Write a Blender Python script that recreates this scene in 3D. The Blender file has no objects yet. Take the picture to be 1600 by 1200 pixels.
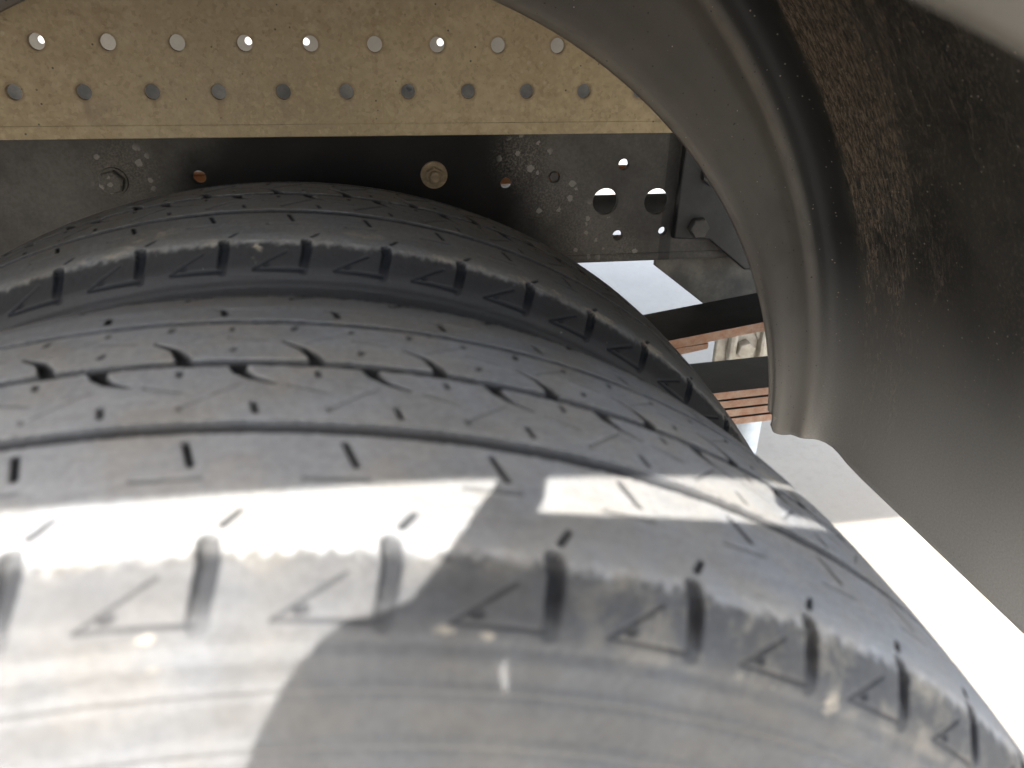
import bpy, bmesh, math
import numpy as np
from mathutils import Vector, Matrix

scene = bpy.context.scene
col = scene.collection

# ---------------------------------------------------------------- camera
CAM_O = Vector((0.06657, -0.22688, 0.46817))
CAM_R = Vector((0.98572805, -0.16779893, 0.0135545))
CAM_U = Vector((0.06237619, 0.43883596, 0.89639958))
CAM_F = Vector((0.15636309, 0.88276074, -0.44303957))
cam_data = bpy.data.cameras.new("camera")
cam = bpy.data.objects.new("camera", cam_data)
col.objects.link(cam)
M = Matrix.Identity(4)
for i in range(3):
    M[i][0] = CAM_R[i]; M[i][1] = CAM_U[i]; M[i][2] = -CAM_F[i]; M[i][3] = CAM_O[i]
cam.matrix_world = M
cam_data.sensor_width = 36.0
cam_data.lens = 1180.22 / 1600 * 36
cam_data.clip_start = 0.002
cam_data.clip_end = 3000
cam_data.dof.use_dof = True
cam_data.dof.focus_distance = 0.66
cam_data.dof.aperture_fstop = cam_data.lens / 2.8
scene.camera = cam

# ---------------------------------------------------------------- world, sun, exposure
SUN_DIR = Vector((0.27, 1.0, -0.86))
world = bpy.data.worlds.new("World")
scene.world = world
world.use_nodes = True
wn = world.node_tree
bg = wn.nodes["Background"]
sky = wn.nodes.new("ShaderNodeTexSky")
sky.sky_type = 'NISHITA'
sky.sun_disc = False
sky.sun_elevation = math.radians(39.7)
sky.sun_rotation = math.radians(195.1)
sky.air_density = 1.0
sky.dust_density = 2.0
hz = wn.nodes.new("ShaderNodeHueSaturation")          # a hazy, whitish summer sky
hz.inputs["Saturation"].default_value = 0.65
wn.links.new(sky.outputs[0], hz.inputs["Color"])
wn.links.new(hz.outputs[0], bg.inputs[0])
bg.inputs[1].default_value = 0.15
sun_data = bpy.data.lights.new("sun", 'SUN')
sun_data.energy = 2.1
sun_data.angle = math.radians(0.5)
sun_data.color = (1.0, 0.955, 0.89)
sun = bpy.data.objects.new("sun", sun_data)
sun.rotation_euler = SUN_DIR.to_track_quat('-Z', 'Y').to_euler()
sun.location = (-2, -6, 8)
col.objects.link(sun)
scene.view_settings.view_transform = 'Standard'
scene.view_settings.look = 'None'
scene.view_settings.exposure = 2.8
scene.view_settings.gamma = 1.0
scene.render.engine = 'CYCLES'
scene.cycles.max_bounces = 12
scene.cycles.diffuse_bounces = 8
scene.cycles.use_denoising = True

# ---------------------------------------------------------------- materials
class NT:
    """small node-tree writer"""
    def __init__(self, name, rough=0.6, metal=0.0, spec=0.5):
        self.mat = bpy.data.materials.new(name)
        self.mat.use_nodes = True
        self.t = self.mat.node_tree
        self.b = self.t.nodes["Principled BSDF"]
        self.b.inputs["Roughness"].default_value = rough
        self.b.inputs["Metallic"].default_value = metal
        self.b.inputs["Specular IOR Level"].default_value = spec
    def n(self, kind, **kw):
        nd = self.t.nodes.new(kind)
        for k, v in kw.items():
            setattr(nd, k, v)
        return nd
    def link(self, a, b):
        self.t.links.new(a, b)
    def put(self, sock, v):
        if isinstance(v, bpy.types.NodeSocket):
            self.link(v, sock)
        elif isinstance(v, tuple) and len(v) == 3 and sock.type == 'RGBA':
            sock.default_value = (*v, 1)
        else:
            sock.default_value = v
    def coord(self, attr=None, scale=(1, 1, 1), loc=(0, 0, 0)):
        if attr:
            a = self.n("ShaderNodeAttribute", attribute_name=attr).outputs["Vector"]
        else:
            a = self.n("ShaderNodeTexCoord").outputs["Object"]
        m = self.n("ShaderNodeMapping")
        self.link(a, m.inputs[0])
        m.inputs["Scale"].default_value = scale
        m.inputs["Location"].default_value = loc
        return m.outputs[0]
    def attr(self, name):
        return self.n("ShaderNodeAttribute", attribute_name=name).outputs["Fac"]
    def noise(self, vec, scale, detail=4, rough=0.55, dist=0.0):
        nd = self.n("ShaderNodeTexNoise")
        self.link(vec, nd.inputs["Vector"])
        nd.inputs["Scale"].default_value = scale
        nd.inputs["Detail"].default_value = detail
        nd.inputs["Roughness"].default_value = rough
        nd.inputs["Distortion"].default_value = dist
        return nd.outputs["Fac"]
    def voronoi(self, vec, scale, feature='F1', out="Distance", rnd=1.0):
        nd = self.n("ShaderNodeTexVoronoi", feature=feature)
        self.link(vec, nd.inputs["Vector"])
        nd.inputs["Scale"].default_value = scale
        nd.inputs["Randomness"].default_value = rnd
        return nd.outputs[out]
    def ramp(self, v, a, b, lo=0.0, hi=1.0):
        nd = self.n("ShaderNodeMapRange", interpolation_type='SMOOTHSTEP')
        self.put(nd.inputs[0], v)
        nd.inputs[1].default_value = a; nd.inputs[2].default_value = b
        nd.inputs[3].default_value = lo; nd.inputs[4].default_value = hi
        return nd.outputs[0]
    def math(self, op, a, b=0.0, clamp=False):
        nd = self.n("ShaderNodeMath", operation=op, use_clamp=clamp)
        self.put(nd.inputs[0], a); self.put(nd.inputs[1], b)
        return nd.outputs[0]
    def mix(self, f, a, b):
        nd = self.n("ShaderNodeMix", data_type='RGBA')
        self.put(nd.inputs["Factor"], f)
        self.put(nd.inputs["A"], a) if False else self.put(nd.inputs[6], a)
        self.put(nd.inputs[7], b)
        return nd.outputs[2]
    def color(self, c):
        self.put(self.b.inputs["Base Color"], c)
    def rough(self, r):
        self.put(self.b.inputs["Roughness"], r)
    def bump(self, h, strength=0.3, dist=0.001):
        nd = self.n("ShaderNodeBump")
        nd.inputs["Strength"].default_value = strength
        nd.inputs["Distance"].default_value = dist
        self.put(nd.inputs["Height"], h)
        self.link(nd.outputs[0], self.b.inputs["Normal"])
    def sep(self, vec):
        nd = self.n("ShaderNodeSeparateXYZ")
        self.link(vec, nd.inputs[0])
        return nd.outputs
    def blob(self, p, centre, radius):
        """1 at a point of the object, falling to 0 at radius (a stain that stays put)"""
        nd = self.n("ShaderNodeVectorMath", operation='DISTANCE')
        self.link(p, nd.inputs[0]); nd.inputs[1].default_value = centre
        return self.ramp(nd.outputs["Value"], 0.0, radius, 1.0, 0.0)

def rubber_material():
    m = NT("dusty_rubber", rough=0.8, spec=0.35)
    p = m.coord()
    dust = m.attr("dust"); groove = m.attr("groove"); tan = m.attr("tan")
    big = m.noise(p, 22, 5, 0.6)
    fine = m.noise(p, 420, 3, 0.7)
    grit = m.noise(p, 1400, 2, 0.6)
    streak = m.noise(m.coord(scale=(1, 7, 1)), 60, 4, 0.6)
    d = m.math('MULTIPLY', dust, m.ramp(big, 0.25, 0.75, 0.86, 1.08))
    d = m.math('MULTIPLY', d, m.ramp(fine, 0.25, 0.75, 0.82, 1.1))
    d = m.math('MULTIPLY', d, m.ramp(streak, 0.3, 0.7, 0.92, 1.06), True)
    dustcol = m.mix(m.ramp(m.noise(p, 35, 4), 0.35, 0.7), (0.330, 0.340, 0.354), (0.340, 0.328, 0.308))
    c = m.mix(d, (0.020, 0.021, 0.024), dustcol)
    tanf = m.math('MULTIPLY', tan, m.ramp(m.noise(p, 75, 6, 0.65, 0.4), 0.46, 0.66), True)
    c = m.mix(m.math('MULTIPLY', tanf, 0.7), c, (0.42, 0.375, 0.30))
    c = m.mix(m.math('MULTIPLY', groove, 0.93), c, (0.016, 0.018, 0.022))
    speck = m.ramp(m.voronoi(p, 160), 0.03, 0.075, 1, 0)
    speck = m.math('MULTIPLY', speck, m.ramp(m.noise(p, 60, 2), 0.62, 0.72))
    c = m.mix(m.math('MULTIPLY', speck, 0.75), c, (0.46, 0.44, 0.40))
    m.color(c)
    m.rough(m.ramp(d, 0, 1, 0.62, 0.92))
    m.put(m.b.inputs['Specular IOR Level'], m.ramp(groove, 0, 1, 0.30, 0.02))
    h = m.math('ADD', m.math('MULTIPLY', grit, 0.35), m.math('MULTIPLY', fine, 1.0))
    m.bump(h, 0.35, 0.0006)
    return m.mat

def dark_steel_material():
    """chassis paint: black, dusty, with lime flecks in two places"""
    m = NT("chassis_paint", rough=0.5, spec=0.4)
    p = m.coord()
    n1 = m.noise(p, 14, 5, 0.6); n2 = m.noise(p, 300, 4, 0.7)
    dust = m.math('MULTIPLY', m.ramp(n1, 0.3, 0.75, 0.35, 0.9), m.ramp(n2, 0.3, 0.7, 0.75, 1.0))
    # dust washed off by wheel spray, with the tyre's soft shade painted in
    clean_shade = m.n("ShaderNodeVectorMath", operation='DISTANCE')
    m.link(p, clean_shade.inputs[0]); clean_shade.inputs[1].default_value = (0.048, 0.444, 0.275)
    clean_shade = m.ramp(m.math('ADD', clean_shade.outputs["Value"], m.math('MULTIPLY', m.math('SUBTRACT', n1, 0.5), 0.03)), 0.13, 0.20)
    dust = m.math('MULTIPLY', dust, m.math('ADD', m.math('MULTIPLY', clean_shade, 0.92), 0.08))
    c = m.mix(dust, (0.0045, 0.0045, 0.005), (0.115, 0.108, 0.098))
    endx = m.math('MULTIPLY', m.ramp(m.sep(p)[0], 0.3252, 0.3262), m.ramp(m.sep(p)[0], 0.336, 0.338, 1.0, 0.0))
    c = m.mix(m.math('MULTIPLY', endx, 0.5), c, (0.012, 0.012, 0.013))
    # pale dusty band with round lime flecks running down to the right
    zone = m.math('MAXIMUM', m.blob(p, (0.195, 0.444, 0.350), 0.040), m.blob(p, (0.222, 0.444, 0.318), 0.042))
    zone = m.math('MAXIMUM', zone, m.blob(p, (0.252, 0.444, 0.285), 0.045))
    zone = m.math('MAXIMUM', zone, m.blob(p, (0.285, 0.444, 0.265), 0.035))
    zone = m.math('MAXIMUM', zone, m.blob(p, (-0.138, 0.444, 0.345), 0.042))
    gr = m.ramp(m.noise(p, 520, 5, 0.75), 0.42, 0.64)
    c = m.mix(m.math('MULTIPLY', m.math('MULTIPLY', zone, gr), 0.75), c, (0.15, 0.132, 0.108))
    cell = m.n("ShaderNodeTexVoronoi", feature='F1')
    m.link(p, cell.inputs["Vector"]); cell.inputs["Scale"].default_value = 105
    size = m.math('MULTIPLY', m.sep(cell.outputs["Color"])[0], 0.36)
    fl = m.math('LESS_THAN', m.math('ADD', cell.outputs["Distance"], m.math('MULTIPLY', m.math('SUBTRACT', n2, 0.5), 0.6)), size)
    pick = m.math('GREATER_THAN', m.sep(cell.outputs["Color"])[1], 0.45)
    fl = m.math('MULTIPLY', m.math('MULTIPLY', fl, pick), m.ramp(zone, 0.22, 0.5))
    c = m.mix(m.math('MULTIPLY', fl, 0.55), c, (0.26, 0.245, 0.22))
    small = m.math('MULTIPLY', m.ramp(m.voronoi(p, 260), 0.04, 0.09, 1, 0), m.ramp(m.noise(p, 45, 2), 0.60, 0.68))
    c = m.mix(m.math('MULTIPLY', small, 0.45), c, (0.26, 0.24, 0.21))
    m.color(c)
    m.rough(m.ramp(dust, 0, 0.6, 0.62, 0.80))
    m.put(m.b.inputs["Specular IOR Level"], m.ramp(dust, 0, 0.4, 0.10, 0.35))
    m.bump(n2, 0.25, 0.0006)
    return m.mat

def plain_dusty(name, base, dustc, rough=0.6, metal=0.0, scale=40, grit=350, spec=0.4, bump=0.25):
    m = NT(name, rough=rough, metal=metal, spec=spec)
    p = m.coord()
    a = m.noise(p, scale, 5, 0.62); b = m.noise(p, grit, 4, 0.7)
    f = m.math('MULTIPLY', m.ramp(a, 0.3, 0.72), m.ramp(b, 0.25, 0.75, 0.6, 1.0))
    c = m.mix(f, base, dustc)
    sp = m.math('MULTIPLY', m.ramp(m.voronoi(p, 230), 0.04, 0.09, 1, 0), m.ramp(m.noise(p, 40, 2), 0.56, 0.64))
    c = m.mix(m.math('MULTIPLY', sp, 0.5), c, tuple(0.6 * v for v in base))
    m.color(c)
    m.bump(b, bump, 0.0005)
    return m.mat

def panel_material():
    m = NT("ochre_galvanised_steel", rough=0.55, metal=0.0, spec=0.45)
    p = m.coord()
    a = m.noise(p, 9, 4, 0.6); b = m.noise(p, 75, 6, 0.68); g = m.noise(p, 600, 3, 0.7)
    c = m.mix(m.ramp(a, 0.3, 0.7), (0.285, 0.220, 0.126), (0.330, 0.264, 0.162))
    c = m.mix(m.ramp(b, 0.40, 0.68, 0.0, 0.75), c, (0.39, 0.315, 0.19))
    c = m.mix(m.ramp(m.noise(p, 130, 5, 0.7), 0.56, 0.70, 0.0, 0.55), c, (0.170, 0.118, 0.060))
    cellp = m.n("ShaderNodeTexVoronoi", feature='F1'); m.link(p, cellp.inputs["Vector"]); cellp.inputs["Scale"].default_value = 330
    cv = m.sep(cellp.outputs["Color"])[0]
    c = m.mix(m.ramp(cv, 0.62, 1.0, 0.0, 0.26), c, (0.46, 0.38, 0.25))
    c = m.mix(m.ramp(cv, 0.30, 0.0, 0.0, 0.22), c, (0.15, 0.11, 0.06))
    # pale lime blooms in clusters
    bl = m.math('MULTIPLY', m.ramp(m.voronoi(p, 150), 0.10, 0.34, 1, 0), m.ramp(m.noise(p, 26, 3, 0.6), 0.52, 0.64))
    bl = m.math('MULTIPLY', bl, m.ramp(g, 0.35, 0.6, 0.4, 1.0))
    c = m.mix(m.math('MULTIPLY', bl, 0.55), c, (0.46, 0.40, 0.28))
    # dark pits
    pit = m.math('MULTIPLY', m.ramp(m.voronoi(p, 110), 0.06, 0.11, 1, 0), m.ramp(m.noise(p, 33, 2), 0.48, 0.55))
    c = m.mix(m.math('MULTIPLY', pit, 0.85), c, (0.045, 0.035, 0.025))
    c = m.mix(m.math('MULTIPLY', m.ramp(g, 0.5, 0.75), 0.22), c, (0.13, 0.10, 0.06))
    for q, rr, k in (((-0.05, .44, .40), .10, .45), ((0.02, .44, .385), .08, .5), ((0.20, .44, .45), .05, .3)):
        c = m.mix(m.math('MULTIPLY', m.math('MULTIPLY', m.blob(p, q, rr), m.ramp(b, 0.38, 0.62)), k), c, (0.15, 0.11, 0.06))
    sx = m.sep(p)
    for zc, x0, pitch in ((0.44284, -0.17843, 0.04962), (0.40764, -0.20249, 0.04949)):
        u = m.math('DIVIDE', m.math('SUBTRACT', sx[0], x0 - pitch / 2), pitch)
        u = m.math('MULTIPLY', m.math('SUBTRACT', m.math('FRACT', u), 0.5), pitch)
        dz = m.math('SUBTRACT', sx[2], zc)
        rr = m.math('SQRT', m.math('ADD', m.math('MULTIPLY', u, u), m.math('MULTIPLY', dz, dz)))
        ringd = m.math('MULTIPLY', m.ramp(rr, 0.0060, 0.0088, 1.0, 0.0), m.ramp(b, 0.35, 0.62, 0.25, 1.0))
        c = m.mix(m.math('MULTIPLY', ringd, 0.65), c, (0.13, 0.085, 0.045))
        drip = m.math('MULTIPLY', m.ramp(m.math('ABSOLUTE', u), 0.001, 0.0045, 1.0, 0.0), m.math('MULTIPLY', m.ramp(dz, -0.030, -0.005), m.ramp(dz, -0.004, 0.0, 1.0, 0.0)))
        drip = m.math('MULTIPLY', drip, m.ramp(m.noise(m.coord(scale=(1, 1, 0.15)), 55, 4, 0.6), 0.50, 0.66))
        c = m.mix(m.math('MULTIPLY', drip, 0.55), c, (0.15, 0.095, 0.05))
    # greasy smudge at the left
    c = m.mix(m.math('MULTIPLY', m.math('MULTIPLY', m.blob(p, (-0.142, 0.44, 0.392), 0.022), m.ramp(b, 0.35, 0.6)), 0.6), c, (0.16, 0.12, 0.08))
    m.color(c)
    m.rough(m.ramp(b, 0.3, 0.7, 0.62, 0.42))
    m.bump(m.math('ADD', g, m.math('MULTIPLY', b, 1.5)), 0.22, 0.0006)
    return m.mat

def mudguard_material():
    m = NT("black_plastic_with_mud", rough=0.5, spec=0.45)
    q = m.coord("strip")                       # x: along the arch, y: across the section (metres)
    s = m.sep(q)
    v = s[1]
    st = m.coord("strip", scale=(11, 55, 1))    # stretched along the arch
    n_st = m.noise(st, 1.0, 7, 0.72, 0.5)
    n_st2 = m.noise(m.coord("strip", scale=(38, 150, 1)), 1.0, 6, 0.75, 0.6)
    gr = m.noise(m.coord("strip"), 620, 4, 0.75)
    film_n = m.noise(m.coord("strip"), 18, 4, 0.6)
    wall = m.ramp(v, 0.118, 0.130)             # 0 on the inner flange, 1 on the wall
    film = m.math('MULTIPLY', m.ramp(film_n, 0.2, 0.8, 0.55, 1.0), m.ramp(gr, 0.25, 0.75, 0.8, 1.0))
    c_fl = m.mix(film, (0.032, 0.030, 0.027), (0.105, 0.095, 0.081))
    c_wl = m.mix(m.ramp(film_n, 0.3, 0.7), (0.014, 0.014, 0.013), (0.040, 0.037, 0.031))
    c_wl = m.mix(m.ramp(v, 0.150, 0.165, 1.0, 0.0), c_wl, (0.012, 0.012, 0.012))  # dark band beside the fold: its shade painted into the wall colour
    c = m.mix(wall, c_fl, c_wl)
    # caked brown mud in a band just past the fold, thinning down and outwards
    n_f = m.noise(m.coord("strip", scale=(130, 420, 1)), 1.0, 5, 0.8, 0.8)
    n_b = m.noise(m.coord("strip", scale=(4, 13, 1)), 1.0, 5, 0.6, 0.3)
    band = m.math('MULTIPLY', m.ramp(v, 0.158, 0.172), m.ramp(v, 0.185, 0.275, 1.0, 0.28))
    up = m.ramp(s[0], 0.10, 0.46, 0.30, 1.0)
    amt = m.math('ADD', m.math('MULTIPLY', m.math('MULTIPLY', band, up), 0.85), m.math('MULTIPLY', n_b, 0.50))
    amt = m.math('ADD', amt, m.math('MULTIPLY', m.math('SUBTRACT', n_st, 0.5), 1.15))
    amt = m.math('ADD', amt, m.math('MULTIPLY', m.math('SUBTRACT', n_st2, 0.5), 1.2))
    amt = m.math('ADD', amt, m.math('MULTIPLY', m.math('SUBTRACT', n_f, 0.5), 0.55))
    mudf = m.math('MULTIPLY', m.ramp(amt, 0.42, 0.80), m.math('MULTIPLY', wall, m.ramp(v, 0.152, 0.166)))
    mudc = m.mix(m.ramp(n_f, 0.42, 0.62), (0.022, 0.018, 0.014), (0.24, 0.185, 0.130))
    mudc = m.mix(m.math('MULTIPLY', m.ramp(n_st2, 0.60, 0.74), 0.8), mudc, (0.34, 0.235, 0.130))
    c = m.mix(m.math('MULTIPLY', mudf, m.ramp(v, 0.17, 0.34, 0.92, 0.40)), c, mudc)
    low = m.math('MULTIPLY', m.math('MULTIPLY', m.ramp(s[0], 0.0, 0.23, 1.0, 0.0), m.ramp(v, 0.10, 0.28, 0.45, 1.0)), m.ramp(gr, 0.2, 0.8, 0.7, 1.0))
    c = m.mix(m.math('MULTIPLY', low, 0.95), c, (0.62, 0.60, 0.56))  # ground bounce and glare at the lower end, painted as pale colour
    # painted highlight on the bead; pale dust and highlight on the flange's inner edge
    bead = m.math('MULTIPLY', m.ramp(v, 0.108, 0.1165), m.ramp(v, 0.1185, 0.127, 1.0, 0.0))
    rimd = m.math('MULTIPLY', m.ramp(v, 0.004, 0.012), m.ramp(v, 0.014, 0.040, 1.0, 0.0))
    pale = m.math('MAXIMUM', m.math('MULTIPLY', bead, 0.4), m.math('MULTIPLY', rimd, 0.35))
    pale = m.math('MULTIPLY', pale, m.ramp(m.noise(m.coord("strip", scale=(30, 90, 1)), 1.0, 5, 0.7), 0.25, 0.65, 0.45, 1.0))
    c = m.mix(pale, c, (0.27, 0.245, 0.210))
    # fine brown spatter over the whole wall
    spat = m.math('MULTIPLY', m.ramp(m.noise(m.coord("strip", scale=(1, 1.8, 1)), 260, 4, 0.8, 0.3), 0.50, 0.66), m.ramp(n_b, 0.30, 0.62, 0.25, 1.0))
    spat = m.math('MULTIPLY', m.math('MULTIPLY', spat, m.math('MULTIPLY', wall, m.ramp(v, 0.15, 0.17))), m.ramp(v, 0.25, 0.55, 0.75, 0.4))
    spat = m.math('MULTIPLY', spat, m.math('SUBTRACT', 1.0, m.ramp(low, 0.0, 0.5)))
    c = m.mix(spat, c, m.mix(m.noise(m.coord("strip"), 30, 3), (0.085, 0.075, 0.058), (0.150, 0.105, 0.070)))
    # pale grains thrown on the wall, dark spots on the flange
    dv = m.voronoi(m.coord("strip"), 170)
    sp = m.math('MULTIPLY', m.ramp(dv, 0.07, 0.14, 1, 0), m.ramp(m.noise(m.coord("strip"), 48, 3), 0.46, 0.56))
    c = m.mix(m.math('MULTIPLY', m.math('MULTIPLY', sp, wall), 0.75), c, (0.36, 0.31, 0.24))
    ds = m.math('MULTIPLY', m.ramp(m.voronoi(m.coord("strip", loc=(3, 1, 0)), 120), 0.07, 0.12, 1, 0), m.ramp(m.noise(m.coord("strip"), 37, 2), 0.44, 0.52))
    inv = m.math('SUBTRACT', 1.0, wall)
    c = m.mix(m.math('MULTIPLY', m.math('MULTIPLY', ds, inv), 0.85), c, (0.015, 0.013, 0.011))
    ls = m.math('MULTIPLY', m.ramp(m.voronoi(m.coord("strip", loc=(7, 5, 0)), 110), 0.04, 0.08, 1, 0), m.ramp(m.noise(m.coord("strip", loc=(2, 2, 0)), 30, 2), 0.46, 0.54))
    c = m.mix(m.math('MULTIPLY', m.math('MULTIPLY', ls, inv), 0.8), c, (0.45, 0.42, 0.37))
    m.color(c)
    m.rough(m.math('ADD', m.ramp(film, 0, 1, 0.38, 0.55), m.math('MULTIPLY', mudf, 0.35), True))
    h = m.math('ADD', m.math('MULTIPLY', gr, 0.5), m.math('MULTIPLY', m.math('MULTIPLY', mudf, n_st2), 3.0))
    m.bump(h, 0.16, 0.0009)
    return m.mat

def ground_material():
    m = NT("pale_concrete", rough=0.85, spec=0.25)
    p = m.coord()
    a = m.noise(p, 2.2, 6, 0.6); b = m.noise(p, 60, 5, 0.7); g = m.noise(p, 420, 3, 0.7)
    c = m.mix(m.ramp(a, 0.3, 0.7), (0.360, 0.325, 0.275), (0.410, 0.374, 0.320))
    c = m.mix(m.ramp(b, 0.45, 0.72, 0.0, 0.5), c, (0.33, 0.290, 0.238))
    c = m.mix(m.ramp(g, 0.45, 0.70, 0.0, 0.45), c, (0.29, 0.255, 0.21))
    st = m.math('MULTIPLY', m.ramp(m.voronoi(p, 70), 0.05, 0.12, 1, 0), m.ramp(m.noise(p, 14, 2), 0.5, 0.6))
    c = m.mix(m.math('MULTIPLY', st, 0.4), c, (0.28, 0.26, 0.24))
    m.color(c)
    m.bump(m.math('ADD', g, b), 0.3, 0.002)
    return m.mat

MAT = {
    'rubber': rubber_material(),
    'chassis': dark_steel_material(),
    'panel': panel_material(),
    'mudguard': mudguard_material(),
    'ground': ground_material(),
    'bolt': plain_dusty("black_bolt", (0.022, 0.021, 0.020), (0.080, 0.075, 0.068), 0.55),
    'rust_bolt': plain_dusty("rusty_zinc", (0.16, 0.115, 0.065), (0.30, 0.235, 0.15), 0.7, scale=160),
    'spring_top': plain_dusty("spring_paint", (0.014, 0.014, 0.015), (0.032, 0.031, 0.030), 0.5),
    'spring_rust': plain_dusty("spring_rust", (0.30, 0.155, 0.098), (0.44, 0.33, 0.25), 0.8, scale=70, grit=500),
    'grey_steel': plain_dusty("dusty_grey_steel", (0.30, 0.28, 0.235), (0.50, 0.475, 0.42), 0.6, scale=70),
    'bracket': plain_dusty("dusty_dark_bracket", (0.055, 0.052, 0.047), (0.16, 0.145, 0.12), 0.6, scale=30),
    'rust_bar': plain_dusty("bright_rust", (0.42, 0.17, 0.075), (0.52, 0.28, 0.15), 0.8, scale=60),
    'pale': plain_dusty("far_rail_paint", (0.045, 0.048, 0.052), (0.17, 0.17, 0.165), 0.6, scale=16),
    'shock': plain_dusty("blue_grey_paint", (0.32, 0.37, 0.42), (0.46, 0.49, 0.51), 0.45),
    'bed': plain_dusty("grey_bed_paint", (0.28, 0.275, 0.26), (0.40, 0.38, 0.345), 0.6, scale=12),
    'tube': plain_dusty("black_pipe", (0.012, 0.013, 0.014), (0.030, 0.030, 0.029), 0.5),
    'rim': plain_dusty("silver_rim_paint", (0.30, 0.30, 0.30), (0.42, 0.40, 0.37), 0.5),
    'lip': plain_dusty("greige_lip_plastic", (0.055, 0.051, 0.044), (0.085, 0.079, 0.067), 0.55, scale=20),
    'phone': plain_dusty("phone_shell", (0.02, 0.02, 0.022), (0.03, 0.03, 0.032), 0.3, bump=0.0),
    'glass': plain_dusty("phone_glass", (0.008, 0.008, 0.009), (0.010, 0.010, 0.011), 0.08, bump=0.0),
    'skin': plain_dusty("skin", (0.36, 0.21, 0.145), (0.40, 0.24, 0.17), 0.55, bump=0.05),
    'shirt': plain_dusty("shirt_cloth", (0.10, 0.11, 0.13), (0.13, 0.14, 0.16), 0.9),
    'trousers': plain_dusty("trouser_cloth", (0.03, 0.035, 0.05), (0.045, 0.05, 0.07), 0.9),
    'hair': plain_dusty("dark_hair", (0.012, 0.010, 0.008), (0.02, 0.016, 0.013), 0.5),
}

# ---------------------------------------------------------------- object helpers
def empty(name, loc=(0, 0, 0), parent=None):
    o = bpy.data.objects.new(name, None)
    o.empty_display_size = 0.1
    o.location = loc
    col.objects.link(o)
    o.parent = parent
    return o

def tag(o, label=None, cat=None, group=None, kind=None):
    for k, v in (('label', label), ('category', cat), ('group', group), ('kind', kind)):
        if v: o[k] = v
    return o

def put(name, me, mat, parent=None, label=None):
    o = bpy.data.objects.new(name, me)
    col.objects.link(o)
    o.parent = parent
    if mat:
        me.materials.clear(); me.materials.append(mat)
    if label: o['label'] = label
    return o

def bm_mesh(name, bm, smooth=False):
    bmesh.ops.recalc_face_normals(bm, faces=bm.faces)
    me = bpy.data.meshes.new(name)
    bm.to_mesh(me); bm.free()
    if smooth:
        me.polygons.foreach_set('use_smooth', [True] * len(me.polygons))
    return me

def box_bm(size, centre=(0, 0, 0), bevel=0.0, segs=2, rot=None):
    bm = bmesh.new()
    bmesh.ops.create_cube(bm, size=1.0)
    for v in bm.verts:
        v.co = Vector((v.co.x * size[0], v.co.y * size[1], v.co.z * size[2]))
    if bevel > 0:
        bmesh.ops.bevel(bm, geom=list(bm.edges), offset=bevel, segments=segs, affect='EDGES', profile=0.6)
    if rot is not None:
        bmesh.ops.transform(bm, matrix=rot.to_4x4(), verts=bm.verts)
    bmesh.ops.translate(bm, vec=centre, verts=bm.verts)
    return bm

def lathe_bm(profile, axis='y', n=32, centre=(0, 0, 0)):
    """profile: list of (along axis, radius)"""
    bm = bmesh.new(); rings = []
    for a, r in profile:
        ring = []
        for k in range(n):
            t = 2 * math.pi * k / n
            c, s = r * math.cos(t), r * math.sin(t)
            p = (c, a, s) if axis == 'y' else ((c, s, a) if axis == 'z' else (a, c, s))
            ring.append(bm.verts.new(Vector(p) + Vector(centre)))
        rings.append(ring)
    for r0, r1 in zip(rings, rings[1:]):
        for k in range(n):
            bm.faces.new((r0[k], r0[(k + 1) % n], r1[(k + 1) % n], r1[k]))
    if profile[0][1] > 1e-6: bm.faces.new(rings[0])
    if profile[-1][1] > 1e-6: bm.faces.new(rings[-1][::-1])
    return bm

def tube_bm(pts, r, n=20):
    bm = bmesh.new(); rings = []
    pts = [Vector(p) for p in pts]
    for i, p in enumerate(pts):
        d = (pts[min(i + 1, len(pts) - 1)] - pts[max(i - 1, 0)]).normalized()
        a = d.orthogonal().normalized() if i == 0 else (a - d * a.dot(d)).normalized()
        b = d.cross(a)
        rings.append([bm.verts.new(p + r * (math.cos(2 * math.pi * k / n) * a + math.sin(2 * math.pi * k / n) * b)) for k in range(n)])
    for r0, r1 in zip(rings, rings[1:]):
        for k in range(n):
            bm.faces.new((r0[k], r0[(k + 1) % n], r1[(k + 1) % n], r1[k]))
    bm.faces.new(rings[0][::-1]); bm.faces.new(rings[-1])
    return bm

def plate_mesh(name, outline, holes, y_front, thick, bevel=0.0006):
    """plate in the x-z plane with real holes; outline and holes in world (x, z)"""
    cu = bpy.data.curves.new(name, 'CURVE')
    cu.dimensions = '2D'; cu.fill_mode = 'BOTH'
    cu.extrude = thick / 2 - bevel; cu.bevel_depth = bevel; cu.bevel_resolution = 1; cu.offset = -bevel
    def spl(pts):
        s = cu.splines.new('POLY'); s.points.add(len(pts) - 1)
        for q, (x, z) in zip(s.points, pts): q.co = (x, z, 0, 1)
        s.use_cyclic_u = True
    spl(outline)
    for hx, hz, hr in holes:
        n = 26
        spl([(hx + hr * math.cos(2 * math.pi * k / n), hz + hr * math.sin(2 * math.pi * k / n)) for k in range(n)])
    o = bpy.data.objects.new("tmp", cu); col.objects.link(o)
    dg = bpy.context.evaluated_depsgraph_get()
    me = bpy.data.meshes.new_from_object(o.evaluated_get(dg))
    bpy.data.objects.remove(o); bpy.data.curves.remove(cu)
    me.name = name
    me.transform(Matrix.Translation((0, y_front + thick / 2, 0)) @ Matrix.Rotation(math.pi / 2, 4, 'X'))
    me.update()
    return me

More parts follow.
